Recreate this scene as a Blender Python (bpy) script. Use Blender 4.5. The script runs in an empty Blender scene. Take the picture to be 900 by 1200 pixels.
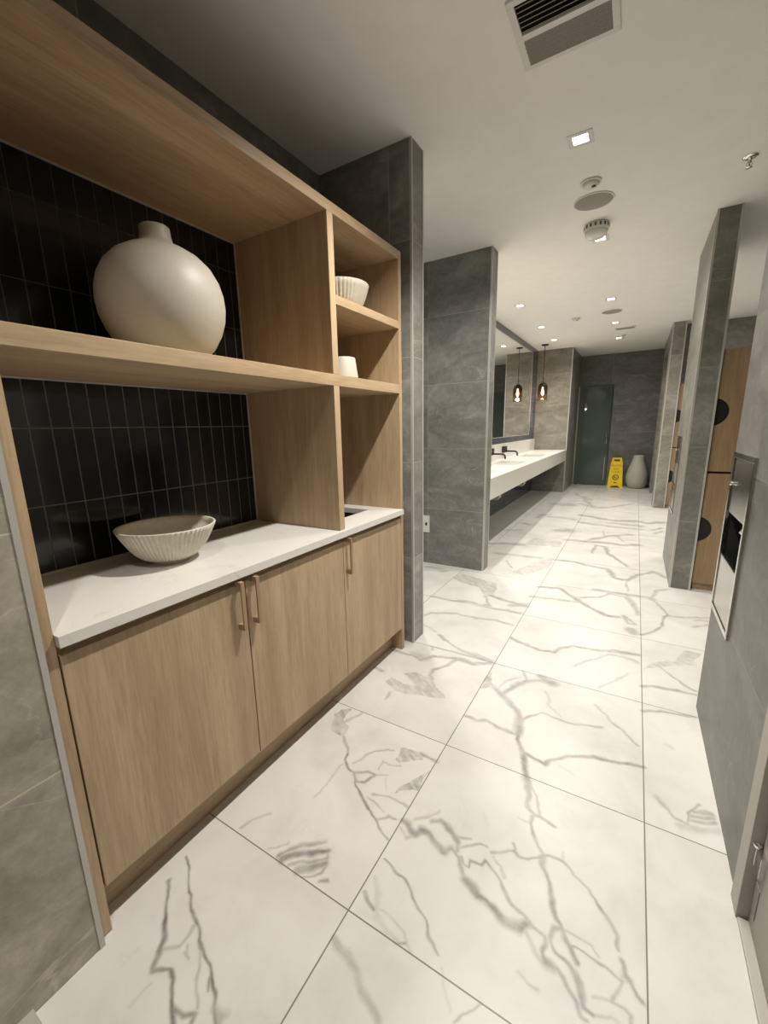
import bpy, bmesh, math, random
import numpy as np
from mathutils import Vector, Matrix
PI = math.pi
random.seed(4)
S = bpy.context.scene
COL = S.collection
ZC = 2.914            # ceiling height

# ------------------------------------------------------------------ camera
cam_data = bpy.data.cameras.new('camera')
cam = bpy.data.objects.new('camera', cam_data)
COL.objects.link(cam)
Rw = ((0.8513516371832338, 0.5240099599046302, -0.024778050491824695),
      (0.08948526565689296, -0.19160154842982874, -0.9773848954580827),
      (-0.5169069327216871, 0.8298809604756817, -0.21001146241150104))
right, down, fwd = [Vector(r) for r in Rw]
M = Matrix.Identity(4)
for i in range(3):
    M[i][0] = right[i]; M[i][1] = -down[i]; M[i][2] = -fwd[i]
M[0][3], M[1][3], M[2][3] = 0, 0, 1.41
cam.matrix_world = M
cam_data.sensor_fit = 'HORIZONTAL'
cam_data.sensor_width = 36.0
cam_data.lens = 488.888 / 900 * 36.0
cam_data.shift_x = (450 - 437.652) / 900
cam_data.shift_y = (608.269 - 600) / 900
cam_data.clip_start = 0.02
S.camera = cam

# ------------------------------------------------------------------ world, exposure, lamp strength
w = bpy.data.worlds.new('world'); S.world = w; w.use_nodes = True
w.node_tree.nodes['Background'].inputs[0].default_value = (0.55, 0.53, 0.5, 1)
w.node_tree.nodes['Background'].inputs[1].default_value = 0.02
S.view_settings.view_transform = 'Standard'
S.view_settings.look = 'None'
S.view_settings.exposure = 0.13
S.view_settings.gamma = 1.0
S.view_settings.use_curve_mapping = False
LAMP_W = 110.0                         # watts of one ceiling downlight
LAMP_COL = (1.0, 0.962, 0.885)

# ------------------------------------------------------------------ materials
def new_mat(name):
    m = bpy.data.materials.new(name); m.use_nodes = True
    nt = m.node_tree
    return m, nt, nt.nodes['Principled BSDF']
def N(nt, t, **kw):
    n = nt.nodes.new(t)
    for k, v in kw.items(): setattr(n, k, v)
    return n
def L(nt, a, b): nt.links.new(a, b)
def plain(name, col, rough=.5, metal=0, spec=.5):
    m, nt, b = new_mat(name)
    b.inputs['Base Color'].default_value = (*col, 1)
    b.inputs['Roughness'].default_value = rough
    b.inputs['Metallic'].default_value = metal
    b.inputs['Specular IOR Level'].default_value = spec
    return m
def math_node(nt, op, a, b=None, c=None, clamp=False):
    n = N(nt, 'ShaderNodeMath', operation=op, use_clamp=clamp)
    for i, v in enumerate((a, b, c)):
        if v is None: continue
        if isinstance(v, (int, float)): n.inputs[i].default_value = v
        else: L(nt, v, n.inputs[i])
    return n.outputs[0]
def noise(nt, vec, scale, detail=4, rough=.55, dist=0):
    n = N(nt, 'ShaderNodeTexNoise')
    n.inputs['Scale'].default_value = scale; n.inputs['Detail'].default_value = detail
    n.inputs['Roughness'].default_value = rough; n.inputs['Distortion'].default_value = dist
    if vec is not None: L(nt, vec, n.inputs['Vector'])
    return n
def ramp(nt, fac, stops):
    r = N(nt, 'ShaderNodeValToRGB'); e = r.color_ramp.elements
    while len(e) < len(stops): e.new(.5)
    for k, (p, c) in enumerate(stops):
        e[k].position = p; e[k].color = (*c, 1) if len(c) == 3 else c
    L(nt, fac, r.inputs[0]); return r.outputs[0]
def mix(nt, fac, a, b, mode='MIX'):
    n = N(nt, 'ShaderNodeMix', data_type='RGBA', blend_type=mode)
    if isinstance(fac, (int, float)): n.inputs[0].default_value = fac
    else: L(nt, fac, n.inputs[0])
    for s, v in ((6, a), (7, b)):
        if isinstance(v, tuple): n.inputs[s].default_value = (*v, 1)
        else: L(nt, v, n.inputs[s])
    return n.outputs[2]
def joint(nt, coord, pitch, offset, width):
    """1 on a joint line of the given width, else 0"""
    a = math_node(nt, 'SUBTRACT', coord, offset)
    a = math_node(nt, 'DIVIDE', a, pitch)
    f = math_node(nt, 'FRACT', math_node(nt, 'ADD', a, 0.5))
    d = math_node(nt, 'ABSOLUTE', math_node(nt, 'SUBTRACT', f, .5))
    return math_node(nt, 'LESS_THAN', d, width / pitch / 2)
def cell(nt, coord, pitch, offset):
    return math_node(nt, 'FLOOR', math_node(nt, 'DIVIDE', math_node(nt, 'SUBTRACT', coord, offset), pitch))
def position(nt):
    g = N(nt, 'ShaderNodeNewGeometry'); s = N(nt, 'ShaderNodeSeparateXYZ')
    L(nt, g.outputs['Position'], s.inputs[0]); return g, s

def oak(name, axis, tint=(1, 1, 1)):
    m, nt, b = new_mat(name)
    g, s = position(nt)
    oi = N(nt, 'ShaderNodeObjectInfo')
    mp = N(nt, 'ShaderNodeMapping')
    mp.inputs['Scale'].default_value = {'X': (.07, 1, 1), 'Y': (1, .07, 1), 'Z': (1, 1, .07)}[axis]
    add = N(nt, 'ShaderNodeVectorMath', operation='ADD')
    sc = N(nt, 'ShaderNodeVectorMath', operation='SCALE'); sc.inputs[0].default_value = (7, 5, 3)
    L(nt, oi.outputs['Random'], sc.inputs['Scale'])
    L(nt, g.outputs['Position'], add.inputs[0]); L(nt, sc.outputs[0], add.inputs[1])
    L(nt, add.outputs[0], mp.inputs[0])
    wob = noise(nt, mp.outputs[0], 5, 3, .5)
    big = noise(nt, mp.outputs[0], 14, 5, .6, .6)
    fine = noise(nt, mp.outputs[0], 130, 3, .6)
    t = lambda c: tuple(c[i] * tint[i] for i in range(3))
    c = ramp(nt, big.outputs[0], [(.26, t((.37, .252, .146))), (.5, t((.46, .330, .204))), (.74, t((.525, .388, .25)))])
    c2 = ramp(nt, fine.outputs[0], [(.33, (.84, .825, .81)), (.6, (1.04, 1.04, 1.04))])
    c = mix(nt, .8, c, c2, 'MULTIPLY')
    c3 = ramp(nt, wob.outputs[0], [(.3, (.86, .85, .84)), (.7, (1.1, 1.1, 1.1))])
    c = mix(nt, .8, c, c3, 'MULTIPLY')
    L(nt, c, b.inputs['Base Color'])
    b.inputs['Roughness'].default_value = .5
    bp = N(nt, 'ShaderNodeBump'); bp.inputs['Strength'].default_value = .06; bp.inputs['Distance'].default_value = .004
    L(nt, fine.outputs[0], bp.inputs['Height']); L(nt, bp.outputs[0], b.inputs['Normal'])
    return m

def stone(name, tint=(1, 1, 1), jx=(1.22, -1.776), jy=(1.22, .99), jz=(.6125, .593), gain=1.28):
    """large grey porcelain wall tiles, joints along world axes"""
    m, nt, b = new_mat(name)
    g, s = position(nt)
    nrm = N(nt, 'ShaderNodeSeparateXYZ'); L(nt, g.outputs['Normal'], nrm.inputs[0])
    facex = math_node(nt, 'GREATER_THAN', math_node(nt, 'ABSOLUTE', nrm.outputs[0]), .5)
    facey = math_node(nt, 'GREATER_THAN', math_node(nt, 'ABSOLUTE', nrm.outputs[1]), .5)
    jzv = joint(nt, s.outputs[2], jz[0], jz[1], .0045)
    jyv = math_node(nt, 'MULTIPLY', joint(nt, s.outputs[1], jy[0], jy[1], .0045), facex)
    jxv = math_node(nt, 'MULTIPLY', joint(nt, s.outputs[0], jx[0], jx[1], .0045), facey)
    j = math_node(nt, 'MAXIMUM', jzv, math_node(nt, 'MAXIMUM', jyv, jxv))
    cz = cell(nt, s.outputs[2], *jz)
    cxy = math_node(nt, 'ADD', math_node(nt, 'MULTIPLY', cell(nt, s.outputs[1], *jy), facex),
                    math_node(nt, 'MULTIPLY', cell(nt, s.outputs[0], *jx), facey))
    idx = N(nt, 'ShaderNodeCombineXYZ'); L(nt, cz, idx.inputs[0]); L(nt, cxy, idx.inputs[1]); L(nt, facex, idx.inputs[2])
    wn = N(nt, 'ShaderNodeTexWhiteNoise', noise_dimensions='3D'); L(nt, idx.outputs[0], wn.inputs['Vector'])
    off = N(nt, 'ShaderNodeVectorMath', operation='MULTIPLY_ADD')
    L(nt, wn.outputs['Color'], off.inputs[0]); off.inputs[1].default_value = (9, 9, 9); L(nt, g.outputs['Position'], off.inputs[2])
    rot = N(nt, 'ShaderNodeMapping'); rot.inputs['Rotation'].default_value = (.5, .35, .2); rot.inputs['Scale'].default_value = (1, 1, 2.0)
    L(nt, off.outputs[0], rot.inputs[0])
    big = noise(nt, rot.outputs[0], 2.6, 6, .62, .8)
    mid = noise(nt, off.outputs[0], 26, 4, .65)
    t = lambda c: tuple(c[i] * tint[i] * gain for i in range(3))
    c = ramp(nt, big.outputs[0], [(.3, t((.120, .118, .108))), (.5, t((.165, .162, .149))), (.72, t((.235, .232, .215)))])
    c = mix(nt, .55, c, ramp(nt, mid.outputs[0], [(.3, (.72, .72, .72)), (.7, (1.2, 1.2, 1.2))]), 'MULTIPLY')
    vn = noise(nt, rot.outputs[0], 1.3, 5, .55, 1.4)
    v = math_node(nt, 'ABSOLUTE', math_node(nt, 'SUBTRACT', vn.outputs[0], .5))
    v = math_node(nt, 'SUBTRACT', 1.0, math_node(nt, 'DIVIDE', v, .009), clamp=True)
    vn2 = noise(nt, off.outputs[0], 4, 2)
    v = math_node(nt, 'MULTIPLY', v, math_node(nt, 'MULTIPLY_ADD', vn2.outputs[0], 2.6, -1.05, clamp=True))
    c = mix(nt, math_node(nt, 'MULTIPLY', v, .5), c, t((.40, .395, .37)))
    shade = math_node(nt, 'MULTIPLY_ADD', wn.outputs['Value'], .22, .89)
    c = mix(nt, 1.0, c, shade, 'MULTIPLY') if False else c
    mul = N(nt, 'ShaderNodeVectorMath', operation='SCALE'); L(nt, c, mul.inputs[0]); L(nt, shade, mul.inputs['Scale'])
    c = mix(nt, math_node(nt, 'MULTIPLY', j, .6), mul.outputs[0], t((.33, .325, .30)))
    L(nt, c, b.inputs['Base Color'])
    b.inputs['Roughness'].default_value = .42
    bp = N(nt, 'ShaderNodeBump'); bp.inputs['Strength'].default_value = .12; bp.inputs['Distance'].default_value = .01
    L(nt, mid.outputs[0], bp.inputs['Height']); L(nt, bp.outputs[0], b.inputs['Normal'])
    return m

def marble():
    m, nt, b = new_mat('marble_porcelain_tile')
    g, s = position(nt)
    TX, OX, TY, OY = .759, -.607, .7755, 0.0
    at = N(nt, 'ShaderNodeAttribute', attribute_name='vein')
    jx = joint(nt, s.outputs[0], TX, OX, .0042); jy = joint(nt, s.outputs[1], TY, OY, .0042)
    j = math_node(nt, 'MAXIMUM', jx, jy)
    idx = N(nt, 'ShaderNodeCombineXYZ')
    L(nt, cell(nt, s.outputs[0], TX, OX), idx.inputs[0]); L(nt, cell(nt, s.outputs[1], TY, OY), idx.inputs[1])
    wn = N(nt, 'ShaderNodeTexWhiteNoise', noise_dimensions='3D'); L(nt, idx.outputs[0], wn.inputs['Vector'])
    off = N(nt, 'ShaderNodeVectorMath', operation='MULTIPLY_ADD')
    L(nt, wn.outputs['Color'], off.inputs[0]); off.inputs[1].default_value = (11, 11, 11); L(nt, g.outputs['Position'], off.inputs[2])
    cloud = noise(nt, off.outputs[0], 3.2, 5, .6, .5)
    c = ramp(nt, cloud.outputs[0], [(.3, (.57, .552, .515)), (.5, (.64, .625, .588)), (.7, (.685, .672, .635))])
    vn = noise(nt, off.outputs[0], 1.7, 6, .6, 1.6)
    v = math_node(nt, 'ABSOLUTE', math_node(nt, 'SUBTRACT', vn.outputs[0], .47))
    v = math_node(nt, 'SUBTRACT', 1.0, math_node(nt, 'DIVIDE', v, .012), clamp=True)
    vm = noise(nt, off.outputs[0], 3.1, 2)
    v = math_node(nt, 'MULTIPLY', v, math_node(nt, 'MULTIPLY_ADD', vm.outputs[0], 3, -1.5, clamp=True))
    c = mix(nt, math_node(nt, 'MULTIPLY', v, .3), c, (.40, .37, .34))
    fn = noise(nt, g.outputs['Position'], 45, 5, .7)
    fv = math_node(nt, 'MULTIPLY_ADD', fn.outputs[0], .8, .62)
    vv = math_node(nt, 'MULTIPLY', at.outputs['Fac'], fv, clamp=True)
    c = mix(nt, vv, c, (.150, .138, .124))
    c = mix(nt, math_node(nt, 'MULTIPLY', j, .85), c, (.12, .105, .09))
    L(nt, c, b.inputs['Base Color'])
    b.inputs['Roughness'].default_value = .34
    b.inputs['Specular IOR Level'].default_value = .45
    return m

def quartz():
    m, nt, b = new_mat('white_quartz')
    g, s = position(nt)
    n1 = noise(nt, g.outputs['Position'], 2.2, 6, .6, 1.3)
    v = math_node(nt, 'ABSOLUTE', math_node(nt, 'SUBTRACT', n1.outputs[0], .5))
    v = math_node(nt, 'SUBTRACT', 1.0, math_node(nt, 'DIVIDE', v, .012), clamp=True)
    n2 = noise(nt, g.outputs['Position'], 5, 2)
    v = math_node(nt, 'MULTIPLY', v, math_node(nt, 'MULTIPLY_ADD', n2.outputs[0], 2.5, -1.0, clamp=True))
    c = mix(nt, math_node(nt, 'MULTIPLY', v, .5), (.70, .68, .63), (.42, .38, .32))
    L(nt, c, b.inputs['Base Color']); b.inputs['Roughness'].default_value = .3
    return m

def stacked_tile(name, col, grout, py, oy, pz, oz, rough=.12, jw=.004):
    """small glazed tiles standing upright in a straight stack, on a wall that faces +X"""
    m, nt, b = new_mat(name)
    g, s = position(nt)
    j = math_node(nt, 'MAXIMUM', joint(nt, s.outputs[1], py, oy, jw), joint(nt, s.outputs[2], pz, oz, jw))
    idx = N(nt, 'ShaderNodeCombineXYZ')
    L(nt, cell(nt, s.outputs[1], py, oy), idx.inputs[0]); L(nt, cell(nt, s.outputs[2], pz, oz), idx.inputs[1])
    wn = N(nt, 'ShaderNodeTexWhiteNoise', noise_dimensions='3D'); L(nt, idx.outputs[0], wn.inputs['Vector'])
    n1 = noise(nt, g.outputs['Position'], 14, 3, .5)
    k = math_node(nt, 'MULTIPLY_ADD', wn.outputs['Value'], .8, .5)
    k = math_node(nt, 'MULTIPLY', k, math_node(nt, 'MULTIPLY_ADD', n1.outputs[0], .8, .6))
    sc = N(nt, 'ShaderNodeVectorMath', operation='SCALE'); sc.inputs[0].default_value = col; L(nt, k, sc.inputs['Scale'])
    c = mix(nt, j, sc.outputs[0], grout)
    L(nt, c, b.inputs['Base Color'])
    r = math_node(nt, 'MULTIPLY_ADD', j, .6, rough); L(nt, r, b.inputs['Roughness'])
    h = math_node(nt, 'SUBTRACT', math_node(nt, 'MULTIPLY', n1.outputs[0], .5), j)
    bp = N(nt, 'ShaderNodeBump'); bp.inputs['Strength'].default_value = .25; bp.inputs['Distance'].default_value = .004
    L(nt, h, bp.inputs['Height']); L(nt, bp.outputs[0], b.inputs['Normal'])
    return m

def speckled(name, col, rough, amount=.12, scale=60):
    m, nt, b = new_mat(name)
    tc = N(nt, 'ShaderNodeTexCoord')
    n1 = noise(nt, tc.outputs['Object'], scale, 4, .6)
    c = mix(nt, 1.0, col, ramp(nt, n1.outputs[0], [(.3, (1 - amount,) * 3), (.7, (1 + amount * .4,) * 3)]), 'MULTIPLY')
    L(nt, c, b.inputs['Base Color']); b.inputs['Roughness'].default_value = rough
    bp = N(nt, 'ShaderNodeBump'); bp.inputs['Strength'].default_value = .05; bp.inputs['Distance'].default_value = .003
    L(nt, n1.outputs[0], bp.inputs['Height']); L(nt, bp.outputs[0], b.inputs['Normal'])
    return m

def emitter(name, col, strength):
    m, nt, b = new_mat(name)
    b.inputs['Base Color'].default_value = (*col, 1)
    b.inputs['Emission Color'].default_value = (*col, 1)
    b.inputs['Emission Strength'].default_value = strength
    return m

def tinted_glass(name, col, transparent=.5, rough=.02):
    m, nt, b = new_mat(name)
    out = nt.nodes['Material Output']
    tr = N(nt, 'ShaderNodeBsdfTransparent'); tr.inputs[0].default_value = (*col, 1)
    b.inputs['Base Color'].default_value = (col[0] * .35, col[1] * .35, col[2] * .35, 1) if col[0] < .5 else (.05, .042, .035, 1)
    b.inputs['Roughness'].default_value = rough
    mx = N(nt, 'ShaderNodeMixShader'); mx.inputs[0].default_value = transparent
    L(nt, b.outputs[0], mx.inputs[1]); L(nt, tr.outputs[0], mx.inputs[2]); L(nt, mx.outputs[0], out.inputs[0])
    return m

OAK_V = oak('oak_grain_upright', 'Z'); OAK_H = oak('oak_grain_lengthwise', 'Y'); OAK_X = oak('oak_grain_crosswise', 'X')
OAK_LOCK = oak('oak_locker_front', 'Z', (.64, .60, .52))
BRONZE = oak('oak_pull', 'Z', (.80, .76, .72))
STONE = stone('grey_stone_tile')
STONE_W = stone('warm_grey_stone_tile', (1.62, 1.52, 1.34))
STONE_A = stone('grey_stone_tile_upright_joint', (1.15, 1.12, 1.06), jx=(1.22, -1.286))
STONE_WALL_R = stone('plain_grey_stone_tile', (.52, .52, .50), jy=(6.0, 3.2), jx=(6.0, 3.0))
STONE_D = stone('dark_grey_stone_tile', (.80, .80, .80))
STONE_END = stone('taupe_stone_tile', (1.12, 1.08, 1.0), jx=(1.22, -1.19))
STONE_R = stone('smooth_grey_stone_tile', (.92, .92, .88), jy=(1.22, 4.366), jx=(1.22, .37))
MARBLE = marble(); QUARTZ = quartz()
TILE_UP = stacked_tile('black_stacked_tile_upper', (.0075, .0080, .0095), (.05, .05, .048), .0655, .6147, .258, 1.654)
TILE_LO = stacked_tile('black_stacked_tile_lower', (.0075, .0080, .0095), (.12, .12, .112), .0655, .6147, .2665, 1.1755)
TILE_NAVY = stacked_tile('blue_grey_stacked_tile', (.055, .065, .09), (.16, .17, .19), .0655, .02, .258, 1.13, .18)
CEIL = speckled('ceiling_paint', (.90, .888, .85), .9, .03, 8)
TRIM = plain('satin_metal_edge', (.50, .485, .45), .4, .25)
STEEL = plain('brushed_steel', (.38, .37, .345), .2, 1)
STEEL_M = plain('polished_steel', (.55, .535, .50), .12, 1)
MIRROR = plain('mirror_silver', (.86, .88, .87), .01, 1)
CHROME = plain('chrome', (.8, .8, .8), .08, 1)
BLACK_M = plain('matte_black_metal', (.012, .012, .012), .4)
BLACK = plain('black_laminate', (.012, .013, .014), .55)
DARKVOID = plain('dark_lining', (.006, .006, .006), .8)
WHITE = plain('white_enamel', (.72, .71, .67), .4)
CHINA = plain('white_china', (.78, .77, .73), .15)
GREYMESH = speckled('grey_speaker_mesh', (.36, .35, .315), .9, .3, 400)
CREAM = speckled('cream_matte_ceramic', (.50, .462, .385), .5, .04)
CREAM_F = speckled('cream_fluted_ceramic', (.62, .575, .48), .55)
VASE_W = speckled('pale_matte_ceramic', (.50, .475, .42), .6)
YELLOW = plain('yellow_plastic', (.90, .64, .01), .35)
RED = plain('orange_red_print', (.45, .09, .01), .5)
INK = plain('dark_print', (.04, .025, .005), .5)
PAINT = plain('warm_grey_door_paint', (.36, .345, .30), .5)
LENS = emitter('lit_lens', (1.0, .97, .90), 9)
BULB = emitter('glowing_filament', (1.0, .84, .58), 12)
SMOKE = tinted_glass('smoked_glass', (.60, .54, .46), .80)
SHOWER = tinted_glass('dark_green_glass', (.395, .50, .44), .3, .03)

# ------------------------------------------------------------------ mesh helpers
def BM(): return bmesh.new()
def box(bm, x0, x1, y0, y1, z0, z1, bevel=0, seg=2):
    vs = [bm.verts.new(p) for p in ((x0, y0, z0), (x1, y0, z0), (x1, y1, z0), (x0, y1, z0), (x0, y0, z1), (x1, y0, z1), (x1, y1, z1), (x0, y1, z1))]
    fs = [bm.faces.new([vs[i] for i in f]) for f in ((3, 2, 1, 0), (4, 5, 6, 7), (0, 1, 5, 4), (1, 2, 6, 5), (2, 3, 7, 6), (3, 0, 4, 7))]
    if bevel:
        es = list({e for f in fs for e in f.edges})
        bmesh.ops.bevel(bm, geom=es, offset=bevel, segments=seg, profile=.6, affect='EDGES')
    return bm
def prism(bm, pts, axis, a, b):
    """outline pts (2-D) swept along an axis from a to b"""
    def P(p, t): return {'X': (t, p[0], p[1]), 'Y': (p[0], t, p[1]), 'Z': (p[0], p[1], t)}[axis]
    lo = [bm.verts.new(P(p, a)) for p in pts]; hi = [bm.verts.new(P(p, b)) for p in pts]
    n = len(pts)
    bm.faces.new(lo); bm.faces.new(hi[::-1])
    for i in range(n): bm.faces.new((lo[i], hi[i], hi[(i + 1) % n], lo[(i + 1) % n]))
    bmesh.ops.recalc_face_normals(bm, faces=bm.faces[:]); return bm
def lathe(bm, prof, c=(0, 0, 0), n=48, flute=None, axis='Z'):
    """profile [(r, z)]; a point with r 0 closes the end; flute(angle, k) scales the radius"""
    rings = []
    def P(x, y, z): return {'Z': (c[0] + x, c[1] + y, c[2] + z), 'X': (c[0] + z, c[1] + x, c[2] + y), 'Y': (c[0] + x, c[1] + z, c[2] + y)}[axis]
    for k, (r, z) in enumerate(prof):
        if r <= 1e-7: rings.append([bm.verts.new(P(0, 0, z))]); continue
        ring = []
        for i in range(n):
            a = 2 * PI * i / n; rr = r * (flute(i, k) if flute else 1)
            ring.append(bm.verts.new(P(rr * math.cos(a), rr * math.sin(a), z)))
        rings.append(ring)
    for A, B in zip(rings, rings[1:]):
        if len(A) == 1 and len(B) == 1: continue
        for i in range(n):
            j = (i + 1) % n
            if len(A) == 1: bm.faces.new((A[0], B[j], B[i]))
            elif len(B) == 1: bm.faces.new((A[i], A[j], B[0]))
            else: bm.faces.new((A[i], A[j], B[j], B[i]))
    for f in bm.faces: f.smooth = True
    bmesh.ops.recalc_face_normals(bm, faces=bm.faces[:])
    return bm
def tube(bm, pts, r, n=12):
    pts = [Vector(p) for p in pts]; rings = []
    up = Vector((0, 0, 1))
    for i, p in enumerate(pts):
        d = (pts[min(i + 1, len(pts) - 1)] - pts[max(i - 1, 0)]).normalized()
        s = d.cross(up) if abs(d.z) < .95 else d.cross(Vector((0, 1, 0)))
        s.normalize(); t = s.cross(d).normalized()
        rings.append([bm.verts.new(p + s * r * math.cos(2 * PI * k / n) + t * r * math.sin(2 * PI * k / n)) for k in range(n)])
    for A, B in zip(rings, rings[1:]):
        for k in range(n): bm.faces.new((A[k], A[(k + 1) % n], B[(k + 1) % n], B[k])).smooth = True
    bm.faces.new(rings[0][::-1]); bm.faces.new(rings[-1])
    bmesh.ops.recalc_face_normals(bm, faces=bm.faces[:]); return bm
def world_loc(o):
    v = Vector((0, 0, 0))
    while o is not None: v = v + o.location; o = o.parent
    return v
def obj(name, bm, mat, parent=None, smooth=False):
    """vertices are given in world coordinates; stored relative to the parent's base"""
    if parent is not None: bmesh.ops.translate(bm, verts=bm.verts[:], vec=-world_loc(parent))
    me = bpy.data.meshes.new(name); bm.to_mesh(me); bm.free()
    me.materials.append(mat)
    if smooth:
        for p in me.polygons: p.use_smooth = True
    o = bpy.data.objects.new(name, me); COL.objects.link(o)
    if parent is not None: o.parent = parent
    return o
def thing(name, label, cat, loc=(0, 0, 0), group=None):
    o = bpy.data.objects.new(name, None); COL.objects.link(o); o.location = loc
    o.empty_display_size = .1
    o['label'] = label; o['category'] = cat
    if group: o['group'] = group
    return o
def tag(o, label, cat, group=None):
    o['label'] = label; o['category'] = cat
    if group: o['group'] = group
    return o
def struct(name, bm, mat, parent=None, label=None, cat=None):
    o = obj(name, bm, mat, parent)
    if parent is None:
        o['kind'] = 'structure'
        if label: o['label'] = label; o['category'] = cat
    return o
def rebase(o, loc):
    """give a single-mesh thing its origin at its base"""
    v = Vector(loc); o.data.transform(Matrix.Translation(-v)); o.location = v; return o
def dup(root, loc, label=None, group=None):
    r = root.copy(); COL.objects.link(r); r.location = loc
    if label: r['label'] = label
    if group: r['group'] = group
    for ch in list(root.children):
        c = ch.copy(); COL.objects.link(c); c.parent = r
        for g in list(ch.children):
            d = g.copy(); COL.objects.link(d); d.parent = c
    return r

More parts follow.
